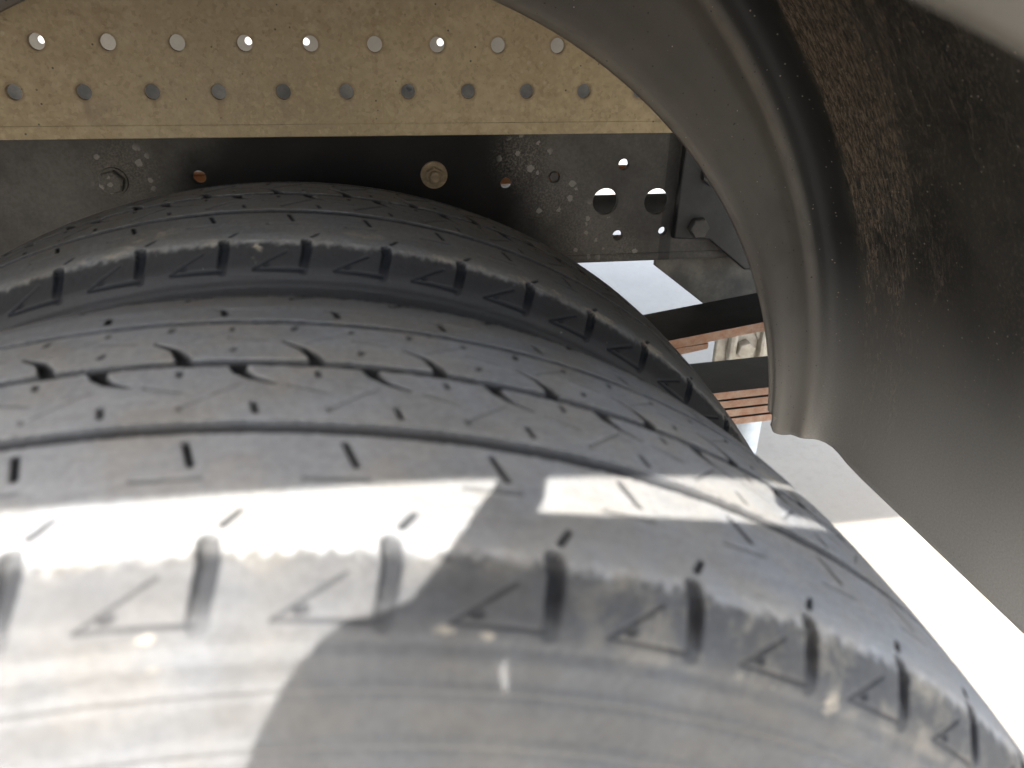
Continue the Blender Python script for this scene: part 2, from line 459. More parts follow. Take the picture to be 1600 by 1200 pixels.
def hex_bolt(name, x, y, z, r, h, mat, parent, turn=0.2, label=None, washer=None, stud=None):
    """bolt head facing -y; washer / stud are sub-shapes of the same mesh"""
    bm = bmesh.new()
    def ring(rad, yy, n, t0=0.0):
        return [bm.verts.new((x + rad * math.cos(2 * math.pi * k / n + t0), yy, z + rad * math.sin(2 * math.pi * k / n + t0))) for k in range(n)]
    def skin(loops):
        for r0, r1 in zip(loops, loops[1:]):
            n = len(r0)
            for k in range(n):
                bm.faces.new((r0[k], r0[(k + 1) % n], r1[(k + 1) % n], r1[k]))
        bm.faces.new(loops[-1]); bm.faces.new(loops[0][::-1])
    yb = y
    if washer:
        skin([ring(washer, y + 0.001, 32), ring(washer, y - 0.0018, 32), ring(washer * 0.95, y - 0.0024, 32)])
        yb = y - 0.002
    skin([ring(r, yb + 0.001, 6, turn), ring(r, yb - h * 0.82, 6, turn), ring(r * 0.88, yb - h, 6, turn)])
    if stud:
        skin([ring(stud, yb - h + 0.0005, 20), ring(stud, yb - h - 0.0045, 20), ring(stud * 0.8, yb - h - 0.006, 20)])
    return put(name, bm_mesh(name, bm), mat, parent, label)

# ---------------------------------------------------------------- setting: ground
GZ = -0.362
bm = bmesh.new()
bmesh.ops.create_grid(bm, x_segments=8, y_segments=8, size=400)
bmesh.ops.translate(bm, vec=(0, 0, GZ), verts=bm.verts)
tag(put('ground', bm_mesh('ground', bm), MAT['ground']), 'pale concrete ground in sun and shade under the truck', 'ground', kind='structure')

# ---------------------------------------------------------------- the truck
truck = empty('truck', (0, 0, GZ))
tag(truck, 'flatbed truck seen into its rear wheel arch with twin tyres and mudguard', 'truck')
def part(name, loc=(0, 0, 0)):
    e = empty(name, Vector(loc) - truck.location, truck)
    return e
def tput(name, me, mat, parent=None, label=None):
    """part of the truck; meshes are written in world coordinates"""
    o = put(name, me, mat, parent or truck, label)
    if parent is None: o.location = -truck.location
    return o
def prt(name):
    return part(name, (0, 0, 0))

# ---- tyres ---------------------------------------------------------------------------------
def vnoise(x, y, seed=0):
    rs = np.random.RandomState(seed); L = rs.rand(256, 256)
    xi = np.floor(x).astype(int); yi = np.floor(y).astype(int)
    fx = x - xi; fy = y - yi; fx = fx * fx * (3 - 2 * fx); fy = fy * fy * (3 - 2 * fy)
    g = lambda a, b: L[a % 256, b % 256]
    return (g(xi, yi) * (1 - fx) + g(xi + 1, yi) * fx) * (1 - fy) + (g(xi, yi + 1) * (1 - fx) + g(xi + 1, yi + 1) * fx) * fy
def fbm(x, y, seed=0, octs=4):
    s = 0; a = 0.5; t = 0
    for k in range(octs):
        s = s + a * vnoise(x * 2 ** k, y * 2 ** k, seed + k); t += a; a *= 0.55
    return s / t

PROFILE = [(0, .3685), (.020, .3684), (.0385, .3677), (.060, .3664), (.076, .3648), (.0835, .3634), (.0875, .3614), (.0905, .3590),
           (.0945, .3562), (.0975, .3536), (.0992, .3505), (.1003, .3470), (.1010, .3445), (.1022, .3380), (.1035, .3290), (.1048, .315), (.1056, .300),
           (.1055, .285), (.1035, .262), (.099, .242), (.092, .225), (.086, .214), (.080, .206), (.070, .2035)]
P = 6.316                                         # one tread pitch, degrees
MMD = 0.368 * math.pi / 180 * 1000                # millimetres of arc per degree
# (list of (theta deg, s mm), width start, width end, depth) - s < 0 is the outer side of the tyre
SEGS = [
    ([(2.04, -47.3), (2.54, -57.3)], 1.3, 1.1, 1.9), ([(0.62, -62.6), (2.97, -62.3)], 1.5, 1.2, 0.55),
    ([(4.25, -79.3), (4.75, -74.8)], 1.3, 1.0, 1.5),
    ([(3.85, -84.3), (3.95, -89.0), (3.72, -102.5)], 4.6, 4.2, 2.6),
    ([(2.35, -91.5), (-0.15, -102.0)], 0.5, 0.5, 0.9), ([(-0.15, -102.0), (3.7, -102.5)], 0.5, 0.9, 1.0),
    ([(0.75, -99.6), (0.95, -99.4)], 1.8, 1.8, 0.8),
    ([(3.00, -1.0), (3.25, -6.0), (3.85, -10.5), (4.95, -14.4)], 5.0, 0.7, 2.4),
    ([(1.26, -29.0), (3.5, -14.8)], 0.9, 0.7, 0.5), ([(1.20, -28.2), (1.26, -30.0)], 1.0, 1.0, 1.0),
    ([(5.71, -15.9), (7.3, -19.6)], 1.1, 0.9, 0.7), ([(0.52, -5.8), (0.6, -8.8)], 1.2, 1.1, 1.4),
    ([(4.25, -26.6), (4.45, -31.6)], 1.2, 1.1, 1.5),
    ([(0.45, 1.0), (0.25, 6.0), (-0.30, 12.0), (-1.38, 17.5)], 5.0, 0.7, 2.4),
    ([(-0.26, 16.8), (2.05, 29.2)], 0.7, 0.9, 0.5), ([(2.05, 28.4), (2.1, 30.4)], 1.1, 1.1, 1.2),
    ([(2.2, 20.9), (3.9, 18.9)], 1.1, 0.9, 0.7), ([(2.55, 9.6), (2.65, 12.2)], 1.1, 1.1, 1.3), ([(5.25, 28.8), (5.3, 31.4)], 1.2, 1.2, 1.5),
    ([(1.25, 45.8), (0.95, 54.0)], 1.7, 1.5, 2.4), ([(0.5, 54.0), (3.1, 54.7)], 1.2, 1.0, 0.5),
    ([(-1.3, 79.3), (-1.8, 74.8)], 1.9, 1.5, 2.2), ([(-0.9, 84.3), (-1.0, 89.0), (-0.77, 102.5)], 4.6, 4.2, 2.6),
    ([(0.6, 91.5), (3.1, 102.0)], 0.5, 0.5, 0.9), ([(3.1, 102.0), (-0.75, 102.5)], 0.5, 0.9, 1.0),
]

def sstep(x):
    x = np.clip(x, 0, 1); return x * x * (3 - 2 * x)

def tyre_mesh(name, phase, window, dth, dense, ds, seed, dust_shoulder, dust_tread, tan_amount, scuffs=(), slot_dark=1.0, fall=0.0, line=1.0):
    half = np.array(PROFILE)
    prof = np.concatenate([half[:0:-1] * [-1, 1], half])
    seglen = np.hypot(*np.diff(prof, axis=0).T)
    arc = np.concatenate([[0], np.cumsum(seglen)]); arc -= arc[len(half) - 1]
    lim = arc[-1] * 1000
    sfine = np.arange(dense[0], dense[1] + ds / 2, ds)
    s = np.concatenate([np.arange(-lim, dense[0] - 1, 4.0), sfine, np.arange(dense[1] + 1.5, lim, 4.0), [lim]])
    # smooth profile: interpolate then blur slightly
    f = np.linspace(-lim, lim, 4001)
    prof = prof.copy(); prof[:, 1] -= fall * np.clip((prof[:, 0] - .034) / .05, 0, 1) ** 1.5      # inner half of the tread worn rounder
    py = np.interp(f, arc * 1000, prof[:, 0]); pr = np.interp(f, arc * 1000, prof[:, 1])
    ker = np.hanning(41); ker /= ker.sum()
    sm = lambda v: np.convolve(np.pad(v, 20, mode='edge'), ker, 'valid')
    py, pr = sm(py), sm(pr)
    ty, tr = np.gradient(py), np.gradient(pr); L = np.hypot(ty, tr)
    ny, nr = -tr / L, ty / L
    nr_sign = np.sign(nr[2000]); ny, nr = ny * nr_sign, nr * nr_sign
    Y = np.interp(s, f, py); R = np.interp(s, f, pr); NY = np.interp(s, f, ny); NR = np.interp(s, f, nr)
    th = np.concatenate([np.arange(window[0], window[1], dth), np.arange(window[1], window[0] + 360 - 0.5, 1.5)])
    n_t, n_s = len(th), len(s)
    TH, S = np.meshgrid(th, s, indexing='ij')
    inw = sstep((TH - window[0]) / 2) * sstep((window[1] - TH) / 2)
    depth = np.zeros_like(S)
    # circumferential grooves with worn, slightly wandering edges
    wob = (fbm(TH * 1.1 + 7, S * 0.05, seed, 4) - .5)
    wob2 = (fbm(TH * 3.5, S * 0.02 + 3, seed + 9, 3) - .5)
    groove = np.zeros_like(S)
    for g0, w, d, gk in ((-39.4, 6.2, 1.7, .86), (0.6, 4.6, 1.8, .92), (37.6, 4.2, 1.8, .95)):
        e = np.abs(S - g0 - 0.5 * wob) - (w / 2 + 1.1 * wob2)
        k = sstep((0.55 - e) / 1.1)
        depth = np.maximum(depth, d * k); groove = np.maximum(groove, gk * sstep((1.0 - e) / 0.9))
    # pitch-repeated sipes, hooks, slots and triangles
    rel = TH - phase
    base = np.floor(rel / P) * P
    loc = rel - base
    for pts, w0, w1, d in SEGS:
        pts = np.array(pts)
        if w0 < 1.0: w0, w1, d = w0 * line, w1 * line, d * (0.5 + line / 2)
        smin, smax = pts[:, 1].min() - 4, pts[:, 1].max() + 4
        j0, j1 = np.searchsorted(s, smin), np.searchsorted(s, smax)
        if j1 <= j0: continue
        Ls = loc[:, j0:j1]; Ss = S[:, j0:j1]
        jig = (vnoise(np.floor(rel[:, j0:j1] / P) + 13.3 + seed, np.full_like(Ss, pts[0, 1]), 5) - .5)
        best = np.full(Ls.shape, 1e3); nseg = len(pts) - 1
        for shift in (-P, 0, P):
            a = (Ls + shift) * MMD
            for q in range(nseg):
                ax, ay = pts[q, 0] * MMD, pts[q, 1]; bx, by = pts[q + 1, 0] * MMD, pts[q + 1, 1]
                dx, dy = bx - ax, by - ay
                t = np.clip(((a - ax) * dx + (Ss - ay) * dy) / (dx * dx + dy * dy), 0, 1)
                wid = w0 + (w1 - w0) * (q + t) / nseg
                dist = np.hypot(a - ax - t * dx, Ss - ay - t * dy) - wid / 2
                best = np.minimum(best, dist)
        soft = 0.45
        k = sstep((soft - best) / (2 * soft)) * inw[:, j0:j1]
        if w0 > 4 and abs(pts[0, 1]) > 80:
            k = k * (1 - 0.75 * sstep((np.abs(Ss) - 93) / 11))       # slot runs out down the sidewall
        dd = d * (0.8 + 0.5 * jig)
        depth[:, j0:j1] = np.maximum(depth[:, j0:j1], dd * k)
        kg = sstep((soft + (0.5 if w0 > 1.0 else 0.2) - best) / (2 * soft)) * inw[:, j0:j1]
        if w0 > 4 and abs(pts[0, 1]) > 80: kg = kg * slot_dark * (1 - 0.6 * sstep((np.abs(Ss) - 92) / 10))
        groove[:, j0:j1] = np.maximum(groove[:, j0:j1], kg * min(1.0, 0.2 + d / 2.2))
    # sidewall mouldings
    A = np.abs(S)
    up = np.zeros_like(S)
    for a0, w, h in ((107.0, 1.6, -0.5), (110.5, 2.4, 0.7), (118.0, 1.3, 0.9), (119.8, 1.2, -0.8), (133.5, 1.8, 0.9), (136.0, 1.2, -0.7), (152, 2, .8)):
        up += h * np.exp(-((A - a0) / w) ** 2)
    # worn surface relief, scuffed shoulder edge
    rel_n = (fbm(TH * 2.2, S * 0.16, seed + 20, 4) - .5)
    edge = np.exp(-((A - 86) / 5.0) ** 2)
    up += 0.25 * rel_n + edge * 0.9 * (fbm(TH * 3, S * 0.35, seed + 30, 4) - .5)
    off = (up - depth) / 1000
    yy = Y[None] + NY[None] * off; rr = R[None] + NR[None] * off
    t = np.radians(TH)
    co = np.stack([rr * np.sin(t), yy, rr * np.cos(t)], -1).reshape(-1, 3)
    # dust: full on the worn tread, ragged end at the shoulder
    rag = (fbm(TH * 2.6, S * 0.30, seed + 40, 5) - .5) * 6
    tread = sstep((89.0 + rag - A) / 4.5)
    light = (fbm(TH * .6, S * .05, seed + 50, 4))
    dust = dust_tread * tread + (1 - tread) * (dust_shoulder * (0.85 + 0.3 * light) * (0.75 + 0.25 * sstep((A - 103) / 3)))
    if dust_tread < 0.5: dust *= 0.75 + 1.6 * sstep((TH - 12 + 8 * (light - .5)) / 40) + 0.5 * sstep((-8 - TH) / 25)   # side light on the flanks painted in as extra dust
    dust *= 1 + 0.18 * np.exp(-((A - 83 + rag * .4) / 4.0) ** 2)
    tan = tan_amount * sstep((TH - 14) / 8) * np.exp(-((A - 95) / 13.0) ** 2) + 0.35 * tan_amount * np.exp(-((A - 87) / 4) ** 2)
    for a0, s0, ra, rs, k in scuffs:
        rag2 = fbm(TH * 7 + 3, S * 0.8, seed + 60, 4)
        g = np.exp(-((TH - a0) * MMD / ra) ** 2 - ((S - s0) / rs) ** 2)
        tan = np.maximum(tan, k * sstep((g * (0.4 + 1.2 * rag2) - 0.30) / 0.25))
    me = bpy.data.meshes.new(name)
    me.vertices.add(len(co)); me.vertices.foreach_set('co', co.astype(np.float32).ravel())
    i = np.arange(n_t)[:, None] * n_s; i2 = ((np.arange(n_t) + 1) % n_t)[:, None] * n_s
    j = np.arange(n_s - 1)[None]
    quads = np.stack([i + j, i2 + j, i2 + j + 1, i + j + 1], -1).reshape(-1, 4)
    nq = len(quads)
    me.loops.add(nq * 4); me.loops.foreach_set('vertex_index', quads.astype(np.int32).ravel())
    me.polygons.add(nq)
    me.polygons.foreach_set('loop_start', np.arange(nq, dtype=np.int32) * 4)
    me.polygons.foreach_set('use_smooth', np.ones(nq, bool))
    me.update(calc_edges=True)
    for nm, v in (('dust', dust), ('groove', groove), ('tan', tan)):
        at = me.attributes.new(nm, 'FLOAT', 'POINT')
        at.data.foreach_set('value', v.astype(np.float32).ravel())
    me.validate()
    return me

RIM_PROFILE = [(-.088, .207), (-.090, .214), (-.086, .214), (-.080, .200), (-.050, .196), (-.030, .175), (.030, .172), (.055, .196), (.080, .200), (.086, .214), (.090, .214), (.088, .207)]
def wheel(y, tyre_me, name='wheel', label=None, tyre_label=None):
    w = empty(name, Vector((0, y, 0)) - truck.location, truck)
    if label: w['label'] = label
    t = put('tyre', tyre_me, MAT['rubber'], w, tyre_label)
    put('rim', bm_mesh('rim', lathe_bm(RIM_PROFILE, 'y', 48), True), MAT['rim'], w)
    put('hub_disc', bm_mesh('hub_disc', lathe_bm([(-.02, .02), (-.02, .10), (.0, .14), (.02, .172), (.028, .172), (.008, .138), (-.01, .10), (-.01, .02)], 'y', 40), True), MAT['rim'], w)
    return w

D_TWIN = 0.24457
outer_me = tyre_mesh('outer_tyre', 0.0, (-15, 64), 0.085, (-142, 62), 0.52, 3, 0.29, 1.0, 0.50,
    [(0.3, 1.8, 7, 3.5, 2.0), (8.6, 39.5, 9, 2.2, 1.6), (9.0, 34, 3, 1.2, 1.4), (-3.0, 30, 14, 7, .9), (20.5, 38, 6, 2, 1.5), (36, 12, 9, 3, 1.6), (12.2, -103.5, 3, 1.2, 1.0), (13.9, -104.5, 2, 1.2, 1.4), (2.1, -104.6, 2.2, 1.2, 1.0), (2.7, -111, 4, 1.2, .8), (25, -104.5, 3, 1.6, 1.8), (30.5, -106, 5, 5, 1.6), (-5.5, 33, 16, 3, 1.1)], 0.82, .0025)
inner_me = tyre_mesh('inner_tyre', 0.62, (-44, 54), 0.11, (-116, 44), 0.70, 17, 0.060, 0.54, 0.0,
    [(-7.5, -66, 14, 9, 1.0), (-11, -80, 16, 6, .8), (0.9, -92, 4, 7, 1.3), (17, -83, 16, 4, .9), (9, -72, 12, 5, .6), (24, -80, 16, 5, 1.3), (31, -82, 14, 4, 1.3), (-3, -84, 14, 4, .7), (37, -80, 12, 6, 1.3)], 1.0, .0080, 2.0)
wheel(0.0, outer_me, label='outer rear wheel with pale dusty tread and a sunlit shoulder')
wheel(D_TWIN, inner_me, label='inner rear wheel in shade between outer tyre and chassis')
far_me = tyre_mesh('far_tyre', 0.0, (0, 20), 1.0, (-140, 140), 6.0, 5, 0.3, 0.7, 0.0)
wheel(1.645 - D_TWIN, far_me); wheel(1.645, far_me)
tput('axle', bm_mesh('axle', lathe_bm([(0.26, .055), (0.5, .06), (.72, .065), (.76, .13), (.88, .13), (.92, .065), (1.14, .06), (1.38, .055)], 'y', 32), True), MAT['bolt'])

# ---- near chassis rail ---------------------------------------------------------------------
XA, XB = -1.6, 1.5
RY = 0.444
rail_holes = [(-0.0804, .341, .0054), (0.1775, .3304, .0050), (0.2209, .3352, .0052), (0.2699, .3123, .0120), (0.3192, .3111, .0120),
              (0.2849, .3453, .0048), (0.2840, .2802, .0048), (0.3278, .2831, .0038)]
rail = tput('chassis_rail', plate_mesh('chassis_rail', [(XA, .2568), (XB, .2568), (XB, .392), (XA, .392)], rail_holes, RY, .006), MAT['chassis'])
fl = box_bm((XB - XA, .066, .0095), ((XA + XB) / 2, RY + .0318, .2590), 0.0046, 5)
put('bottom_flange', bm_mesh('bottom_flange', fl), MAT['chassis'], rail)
hex_bolt('bolt', -.1468, RY, .3392, .0098, .0075, MAT['chassis'], rail, 0.25, washer=.0112)
hex_bolt('bolt', .1137, RY, .3394, .0078, .0060, MAT['rust_bolt'], rail, 0.55, 'rusty washer and nut with a stub of thread', washer=.0116, stud=.0048)
hex_bolt('bolt', .2212, RY + .006, .3352, .0046, .004, MAT['bolt'], rail, 0.0)

# ---- perforated ochre panel above it --------------------------------------------------------
holes = [(-0.17843 + .04962 * k, .44284, .0059) for k in range(-10, 20)] + [(-0.20249 + .04949 * k, .40764, .0057) for k in range(-10, 20)]
tput('perforated_panel', plate_mesh('perforated_panel', [(XA, .3729), (XB, .3729), (XB, .5600), (XA, .5600)], holes, RY - .005, .0046, 0.0005), MAT['panel'],
     label='ochre steel panel with two rows of round holes')
tput('panel_fold', bm_mesh('panel_fold', box_bm((XB - XA, .0016, .0096), ((XA + XB) / 2, RY - .0048, .3781), 0.0005, 2)), MAT['panel'])

# ---- far chassis rail and its panel ---------------------------------------------------------
FY = 1.2
far_holes = [(-0.45, .4167, .0056), (-0.1329, .4173, .0058), (-0.0401, .417, .0056), (0.185, .4178, .0058)]
tput('chassis_rail', plate_mesh('far_rail', [(XA, .22), (XB, .22), (XB, .3729), (XA, .3729)], [(.129, .3447, .006), (.62, .30, .012)], FY, .006), MAT['pale'])
tput('perforated_panel', plate_mesh('far_panel', [(XA, .3735), (XB, .3735), (XB, .5600), (XA, .5600)], far_holes, FY, .0046, .0005), MAT['bed'])

# ---- bed ------------------------------------------------------------------------------------
bed = tput('cargo_bed', bm_mesh('cargo_bed', box_bm((3.0, 2.30, .06), (0.0, 0.85, .5915), .004, 2)), MAT['bed'])
put('side_rail', bm_mesh('side_rail', box_bm((3.0, .03, .16), (0.0, -.286, .6515), .004, 2)), MAT['bed'], bed)
put('side_rail', bm_mesh('side_rail', box_bm((3.0, .03, .16), (0.0, 1.986, .6515), .004, 2)), MAT['bed'], bed)
for x in (-1.1, -.72, .72, 1.1):
    put('cross_member', bm_mesh('cross_member', box_bm((.06, .72, .05), (x, .82, .5360), .003, 1)), MAT['bed'], bed)

# ---- things seen through the holes and below the rail ---------------------------------------
tput('brake_bar', bm_mesh('brake_bar', box_bm((1.3, .012, .0165), (0.05, .57, .3130), .002, 2)), MAT['rust_bar'], label='rusty orange bar behind the chassis rail')
tput('exhaust_pipe', bm_mesh('exhaust_pipe', tube_bm([(.25, .82, .2150), (.8, .82, .2150), (1.4, .82, .2150)], .0195, 24), True), MAT['tube'])

def leaf_bm(pts, y0, y1, th):
    """leaf following (x, z) points of its top face"""
    bm = bmesh.new(); rings = []
    for x, z in pts:
        rings.append([bm.verts.new((x, y0, z)), bm.verts.new((x, y1, z)), bm.verts.new((x, y1, z - th)), bm.verts.new((x, y0, z - th))])
    for a, b in zip(rings, rings[1:]):
        for k in range(4):
            bm.faces.new((a[k], a[(k + 1) % 4], b[(k + 1) % 4], b[k]))
    bm.faces.new(rings[0][::-1]); bm.faces.new(rings[-1])
    es = [e for e in bm.edges if abs(e.verts[0].co.y - e.verts[1].co.y) < 1e-6 and abs(e.verts[0].co.x - e.verts[1].co.x) > 1e-4]
    bmesh.ops.bevel(bm, geom=es, offset=.0014, segments=2, affect='EDGES')
    return bm
def spring_leaf(pts, th, parent, y0=.40, y1=.47):
    me = bm_mesh('leaf', leaf_bm(pts, y0, y1, th))
    o = put('leaf', me, MAT['spring_top'], parent)
    me.materials.append(MAT['spring_rust'])
    for p in me.polygons:                       # bare rusty edges, painted top faces
        if abs(p.normal.y) > 0.5 or p.normal.z < -0.5: p.material_index = 1
    return o
def curve_pts(f, x0, x1, n=14):
    return [(x0 + (x1 - x0) * k / n, f(x0 + (x1 - x0) * k / n)) for k in range(n + 1)]
sp1 = prt('leaf_spring'); sp1['label'] = 'upper helper spring of two leaves'
f1 = lambda x: .1886 + (x - .327) * .150
spring_leaf(curve_pts(f1, -.12, .62), .0095, sp1)
spring_leaf(curve_pts(lambda x: f1(x) - .0099 , -.05, .3690), .0075, sp1)
sp2 = prt('leaf_spring'); sp2['label'] = 'main spring of four stacked leaves'
f2 = lambda x: .1288 + (x - .38) * .045
zt = 0.0
for k, (th, xe) in enumerate(((.0082, .80), (.0082, .70), (.0082, .62), (.0076, .54))):
    spring_leaf(curve_pts(lambda x: f2(x) - zt, -.30, xe), th, sp2)
    zt += th + .0023

hp = plate_mesh('spring_hanger', [(.334, .2540), (.334, .2405), (.3572, .2231), (.3932, .1958), (.405, .188), (.56, .188), (.56, .2540)], [], .470, .006)
hang = tput('spring_hanger', hp, MAT['bracket'], label='dusty grey gusset below the chassis rail')
hp2 = plate_mesh('hanger_plate', [(.3355, .2785), (.371, .2765), (.4115, .2450), (.60, .2450), (.60, .3705), (.3375, .3705)], [], .4325, .010, .0015)
hang2 = tput('hanger_plate', hp2, MAT['tube'], label='black bolted plate at the end of the rail')
hex_bolt('bolt', .3575, .4325, .2890, .0098, .0070, MAT['bolt'], hang2, 0.1)
hex_bolt('bolt', .3665, .4325, .3376, .0112, .0040, MAT['bolt'], hang2, 0.4)

mb = tput('shock_mount', plate_mesh('shock_mount', [(.4765, -.02), (.575, -.02), (.575, .125), (.4765, .125)], [], .600, .008, .002), MAT['grey_steel'], label='pale grey mounting bracket with a bolt')
hex_bolt('bolt', .5126, .600, .0846, .0125, .013, MAT['grey_steel'], mb, 0.3)
hex_bolt('bolt', .537, .600, .107, .0125, .004, MAT['grey_steel'], mb, 0.0)
put('rib', bm_mesh('rib', box_bm((.010, .012, .13), (.4960, .596, .052), .004, 2)), MAT['grey_steel'], mb)
put('rib', bm_mesh('rib', box_bm((.008, .014, .13), (.5360, .596, .045), .004, 2)), MAT['grey_steel'], mb)
tput('shock_absorber', bm_mesh('shock_absorber', lathe_bm([(-.26, .012), (-.25, .020), (-.02, .020), (-.012, .014), (.02, .012)], 'z', 28, (.552, .628, 0)), True), MAT['shock'])

# ---- mudguard -------------------------------------------------------------------------------
def mudguard():
    c0 = np.array([.007, .084])
    def hit(th, cx, cz, r):
        d = np.array([math.cos(th), math.sin(th)]); m = c0 - [cx, cz]
        b = m @ d; c = m @ m - r * r
        return c0 + d * (-b + math.sqrt(b * b - c)), d
    def section(t):
        """points of the cross-section at arch fraction t: list of (x, z, y)"""
        out = []
        def th(z0, r):
            a = math.asin(np.clip((z0 - c0[1]) / r, -1, 1)); return a + t * (math.pi - 2 * a)
        def edge(z0, g):
            q = th(z0, .417); return c0 + (.417 + g) * np.array([math.cos(q), math.sin(q)])
        def ridge(z0, g):
            q = th(z0, .44); right = q <= math.pi / 2; qq = q if right else math.pi - q
            p, d = hit(qq, -.071, .120, .515)
            p = p + d * g
            lim = .522 + g
            if p[1] > lim - .05: p[1] = lim - .05 + .05 * math.tanh((p[1] - lim + .05) / .05)
            if not right: p[0] = 2 * c0[0] - p[0]
            return p
        def between(z0, w, g=0.0):
            return edge(z0, 0) * (1 - w) + ridge(z0, g) * w
        e = edge
        out.append((*e(.1270, .004), .3660))
        out.append((*e(.1262, .000), .3640))
        out.append((*e(.1250, .001), .3612))
        out.append((*e(.1195, .0045), .3598))
        out.append((*between(.1110, .12), .3592))
        out.append((*between(.1050, .24), .3588))
        out.append((*between(.1042, .275), .3574))
        out.append((*between(.1028, .45), .3566))
        out.append((*between(.1030, .62), .3540))
        out.append((*between(.1045, .80), .3510))
        out.append((*between(.1062, .88), .3485))
        out.append((*between(.1076, .94), .3435))
        out.append((*ridge(.1088, .000), .3375))
        out.append((*ridge(.1088, .0035), .3350))
        out.append((*ridge(.1085, .0075), .3342))
        out.append((*ridge(.1078, .0125), .3338))
        out.append((*ridge(.1068, .0175), .3325))
        out.append((*ridge(.1054, .0225), .3290))
        out.append((*ridge(.1036, .0265), .3235))
        out.append((*ridge(.1012, .0290), .3150))
        out.append((*ridge(.0985, .0300), .3030))
        for y in np.linspace(.28, -.075, 13):
            out.append((*ridge(.0965, .031), y))
        return out
    T = np.concatenate([[0, .004], np.linspace(.012, .988, 110), [.996, 1]])
    rows = [section(t) for t in T]
    bm = bmesh.new()
    lay = bm.verts.layers.float_vector.new('strip')
    vs = []
    for t, row in zip(T, rows):
        vr = []; v = 0; last = None
        for x, z, y in row:
            p = Vector((x, y, z))
            if last is not None: v += (p - last).length
            last = p
            q = bm.verts.new(p); vr.append(q)
        vs.append(vr)
    # strip coordinates: along the arch, across the section measured on the reference section
    ref = rows[28]; acc = [0]
    for a, b in zip(ref, ref[1:]): acc.append(acc[-1] + math.dist(a, b))
    ridge_v = acc[12]
    for i, t in enumerate(T):
        for j, q in enumerate(vs[i]):
            v = acc[j] - ridge_v + 0.118 if j >= 12 else 0.118 * acc[j] / ridge_v
            q[lay] = (t * 1.55, v, 0)
    for a, b in zip(vs, vs[1:]):
        for k in range(len(a) - 1):
            bm.faces.new((a[k], a[k + 1], b[k + 1], b[k]))
    me = bm_mesh('mudguard', bm, True)
    o = tput('mudguard', me, MAT['mudguard'], label='black plastic mudguard caked with brown mud inside')
    so = o.modifiers.new('thickness', 'SOLIDIFY'); so.thickness = .003; so.offset = 1.0
    # outer lip
    bm = bmesh.new(); vs = []
    for t in np.linspace(0, 1, 113):
        q = -.0 + t * math.pi
        r = .4970
        wall = rows[min(len(rows) - 1, int(round(t * (len(rows) - 1))))][-1]
        wx, wz = wall[0], wall[1]
        ix, iz = r * math.cos(math.asin(min(1, .0965 / r)) + t * (math.pi - 2 * math.asin(.0965 / r))), r * math.sin(math.asin(.0965 / r) + t * (math.pi - 2 * math.asin(.0965 / r)))
        dv = Vector((wx - ix, 0, wz - iz)); 
        if dv.length < .012: dv = Vector((ix, 0, iz)).normalized() * .012
        I = Vector((ix, 0, iz))
        prof = [(I + dv * 1.05, -.070), (I + dv * .35, -.086), (I + dv * .05, -.0905), (I, -.0945), (I + dv * .03, -.0990), (I + dv * .2, -.1010), (I + dv * .6, -.1010), (I + dv * 1.1, -.094), (I + dv * 1.12, -.070)]
        vs.append([bm.verts.new((p.x, y, p.z)) for p, y in prof])
    for a, b in zip(vs, vs[1:]):
        for k in range(len(a) - 1):
            bm.faces.new((a[k], a[k + 1], b[k + 1], b[k]))
    put('outer_lip', bm_mesh('outer_lip', bm, True), MAT['lip'], o)
mudguard()

# ---------------------------------------------------------------- photographer: phone, hands, body (their shadow lies on the tyre)
def pp(s, u, d):
    return CAM_O + CAM_R * s + CAM_U * u + CAM_F * d
ph = bpy.data.objects.new('smartphone', None); ph.location = pp(.066, -.022, -.009); col.objects.link(ph)
tag(ph, 'phone held up beside the wheel, throwing its shadow on the tyre', 'phone')
rot = Matrix((CAM_R, CAM_U, CAM_F)).transposed()
bm = box_bm((.1585, .0755, .0075), (0, 0, 0), .0022, 3)
put('shell', bm_mesh('shell', bm), MAT['phone'], ph).matrix_local = rot.to_4x4()
bm = box_bm((.150, .070, .0008), (0, 0, -.0040), .0002, 1)
put('screen', bm_mesh('screen', bm), MAT['glass'], ph).matrix_local = rot.to_4x4()

def capsule_chain(bm, pts, n=10):
    """tapered tube with round ends through (point, radius)"""
    pts = [(Vector(p), r) for p, r in pts]
    for p, r in pts:
        bmesh.ops.create_uvsphere(bm, u_segments=n, v_segments=8, radius=r, matrix=Matrix.Translation(p))
    for (p, r), (q, w) in zip(pts, pts[1:]):
        d = (q - p)
        mtx = Matrix.Translation((p + q) / 2) @ d.to_track_quat('Z', 'Y').to_matrix().to_4x4()
        bmesh.ops.create_cone(bm, cap_ends=True, segments=n, radius1=r, radius2=w, depth=d.length, matrix=mtx)
def fused(name, chains, voxel):
    bm = bmesh.new()
    for c in chains: capsule_chain(bm, c)
    me = bpy.data.meshes.new('tmp'); bm.to_mesh(me); bm.free()
    o = bpy.data.objects.new('tmp', me); col.objects.link(o)
    rm = o.modifiers.new('r', 'REMESH'); rm.mode = 'VOXEL'; rm.voxel_size = voxel
    s_ = o.modifiers.new('s', 'SMOOTH'); s_.iterations = 4
    dg = bpy.context.evaluated_depsgraph_get()
    out = bpy.data.meshes.new_from_object(o.evaluated_get(dg)); out.name = name
    bpy.data.objects.remove(o); bpy.data.meshes.remove(me)
    out.polygons.foreach_set('use_smooth', [True] * len(out.polygons))
    return out
V = Vector
HL = lambda s, u, d=-.016: pp(s, u, d)
shL, shR = V((.03, -.66, .72)), V((.31, -.66, .72))
wrL, wrR = pp(-.020, -.150, -.045), pp(.175, -.140, -.05)
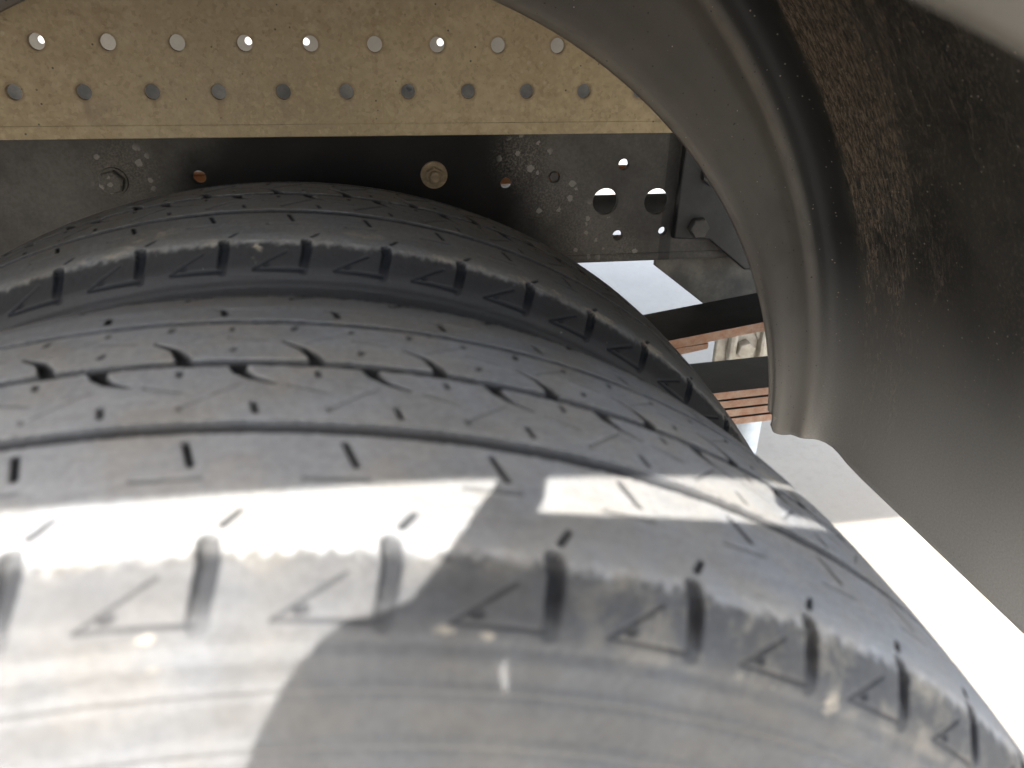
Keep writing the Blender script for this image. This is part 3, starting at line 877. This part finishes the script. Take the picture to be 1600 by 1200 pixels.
elL, elR = V((.02, -.60, .40)), V((.34, -.58, .38))
pelvis = V((.17, -.92, .44)); chest = V((.17, -.70, .67)); neck = V((.18, -.65, .80)); head = V((.19, -.62, .890))
chains = [
    # left hand: index over the top edge, other fingers round the end, thumb behind
    [(HL(-.052, -.060), .011), (HL(-.033, -.020), .0105), (HL(-.0185, .008), .0090), (HL(-.0110, .024, -.010), .0080), (HL(-.0085, .034, -.004), .0074)],
    [(HL(-.056, -.090), .014), (HL(-.0640, -.0460), .0112), (HL(-.0530, -.0260), .0108), (HL(-.0445, -.0155), .0100)],
    [(HL(-.040, -.085), .012), (HL(-.034, -.040), .0110), (HL(-.0262, -.0185), .0102), (HL(-.0190, -.0080), .0102)],
    [(HL(-.030, -.090), .012), (HL(-.022, -.060), .0120), (HL(-.0172, -.0375), .0118), (HL(-.0225, -.0270), .0078)],
    [(HL(-.020, -.095, -.024), .013), (HL(.000, -.060, -.026), .011), (HL(.016, -.035, -.022), .0095)],
    [(HL(-.076, -.062), .012), (HL(-.078, -.080), .016), (HL(-.060, -.110), .020), (HL(-.030, -.110), .022), (HL(-.010, -.105), .020), (wrL, .026)],
    # right hand
    [(HL(.150, -.040), .011), (HL(.125, .016), .0100), (HL(.100, .028, -.010), .0090), (HL(.084, .026, -.006), .0080)],
    [(HL(.158, -.050), .011), (HL(.156, -.015), .0100), (HL(.146, .006, -.006), .0085)],
    [(HL(.160, -.062), .011), (HL(.160, -.035), .0095), (HL(.150, -.020, -.004), .0085)],
    [(HL(.160, -.076), .011), (HL(.160, -.055), .0090), (HL(.150, -.045, -.004), .0080)],
    [(HL(.158, -.095, -.026), .013), (HL(.138, -.055, -.026), .011), (HL(.118, -.040, -.022), .0095)],
    [(HL(.168, -.050), .012), (HL(.172, -.085), .022), (HL(.158, -.100), .022), (wrR, .027)],
    [(wrL, .026), (elL, .040), (shL, .055)], [(wrR, .027), (elR, .040), (shR, .055)],
    [(shL, .055), (chest, .10), (shR, .055)], [(chest, .12), (pelvis, .13)], [(chest, .09), (neck, .055), (head, .085)],
    [(head + V((0, .03, .03)), .085), (head + V((0, .055, -.03)), .060)], [(head + V((0, .10, -.005)), .012), (head + V((0, .118, -.022)), .013)],
    [(head + V((-.086, .02, 0)), .014), (head + V((-.088, .012, .018)), .014)], [(head + V((.086, .02, 0)), .014), (head + V((.088, .012, .018)), .014)],
    [(pelvis + V((-.09, 0, -.02)), .10), (V((.03, -.80, .12)), .060), (V((.03, -.90, GZ + .08)), .042), (V((.03, -.76, GZ + .035)), .034)],
    [(pelvis + V((.09, 0, -.02)), .10), (V((.28, -.82, .12)), .060), (V((.29, -.92, GZ + .08)), .042), (V((.29, -.78, GZ + .035)), .034)],
]
person = put('person', fused('person', chains, .0055), MAT['skin'])
tag(person, 'person in a dark shirt bending over to hold up a phone', 'person')
put('shirt', fused('shirt', [[(shL, .064), (chest, .112), (shR, .064)], [(chest, .132), (pelvis + V((0, 0, .02)), .140)], [(shL, .064), ((shL + elL) / 2, .058)], [(shR, .064), ((shR + elR) / 2, .058)]], .012), MAT['shirt'], person)
put('trousers', fused('trousers', [[(pelvis + V((-.09, 0, -.03)), .108), (V((.03, -.80, .12)), .070), (V((.03, -.90, GZ + .12)), .056)], [(pelvis + V((.09, 0, -.03)), .108), (V((.28, -.82, .12)), .070), (V((.29, -.92, GZ + .12)), .056)], [(pelvis, .135), (pelvis + V((0, .01, -.05)), .13)]], .012), MAT['trousers'], person)
put('hair', fused('hair', [[(head + V((0, -.02, .035)), .092), (head + V((0, .02, .055)), .088)]], .010), MAT['hair'], person)
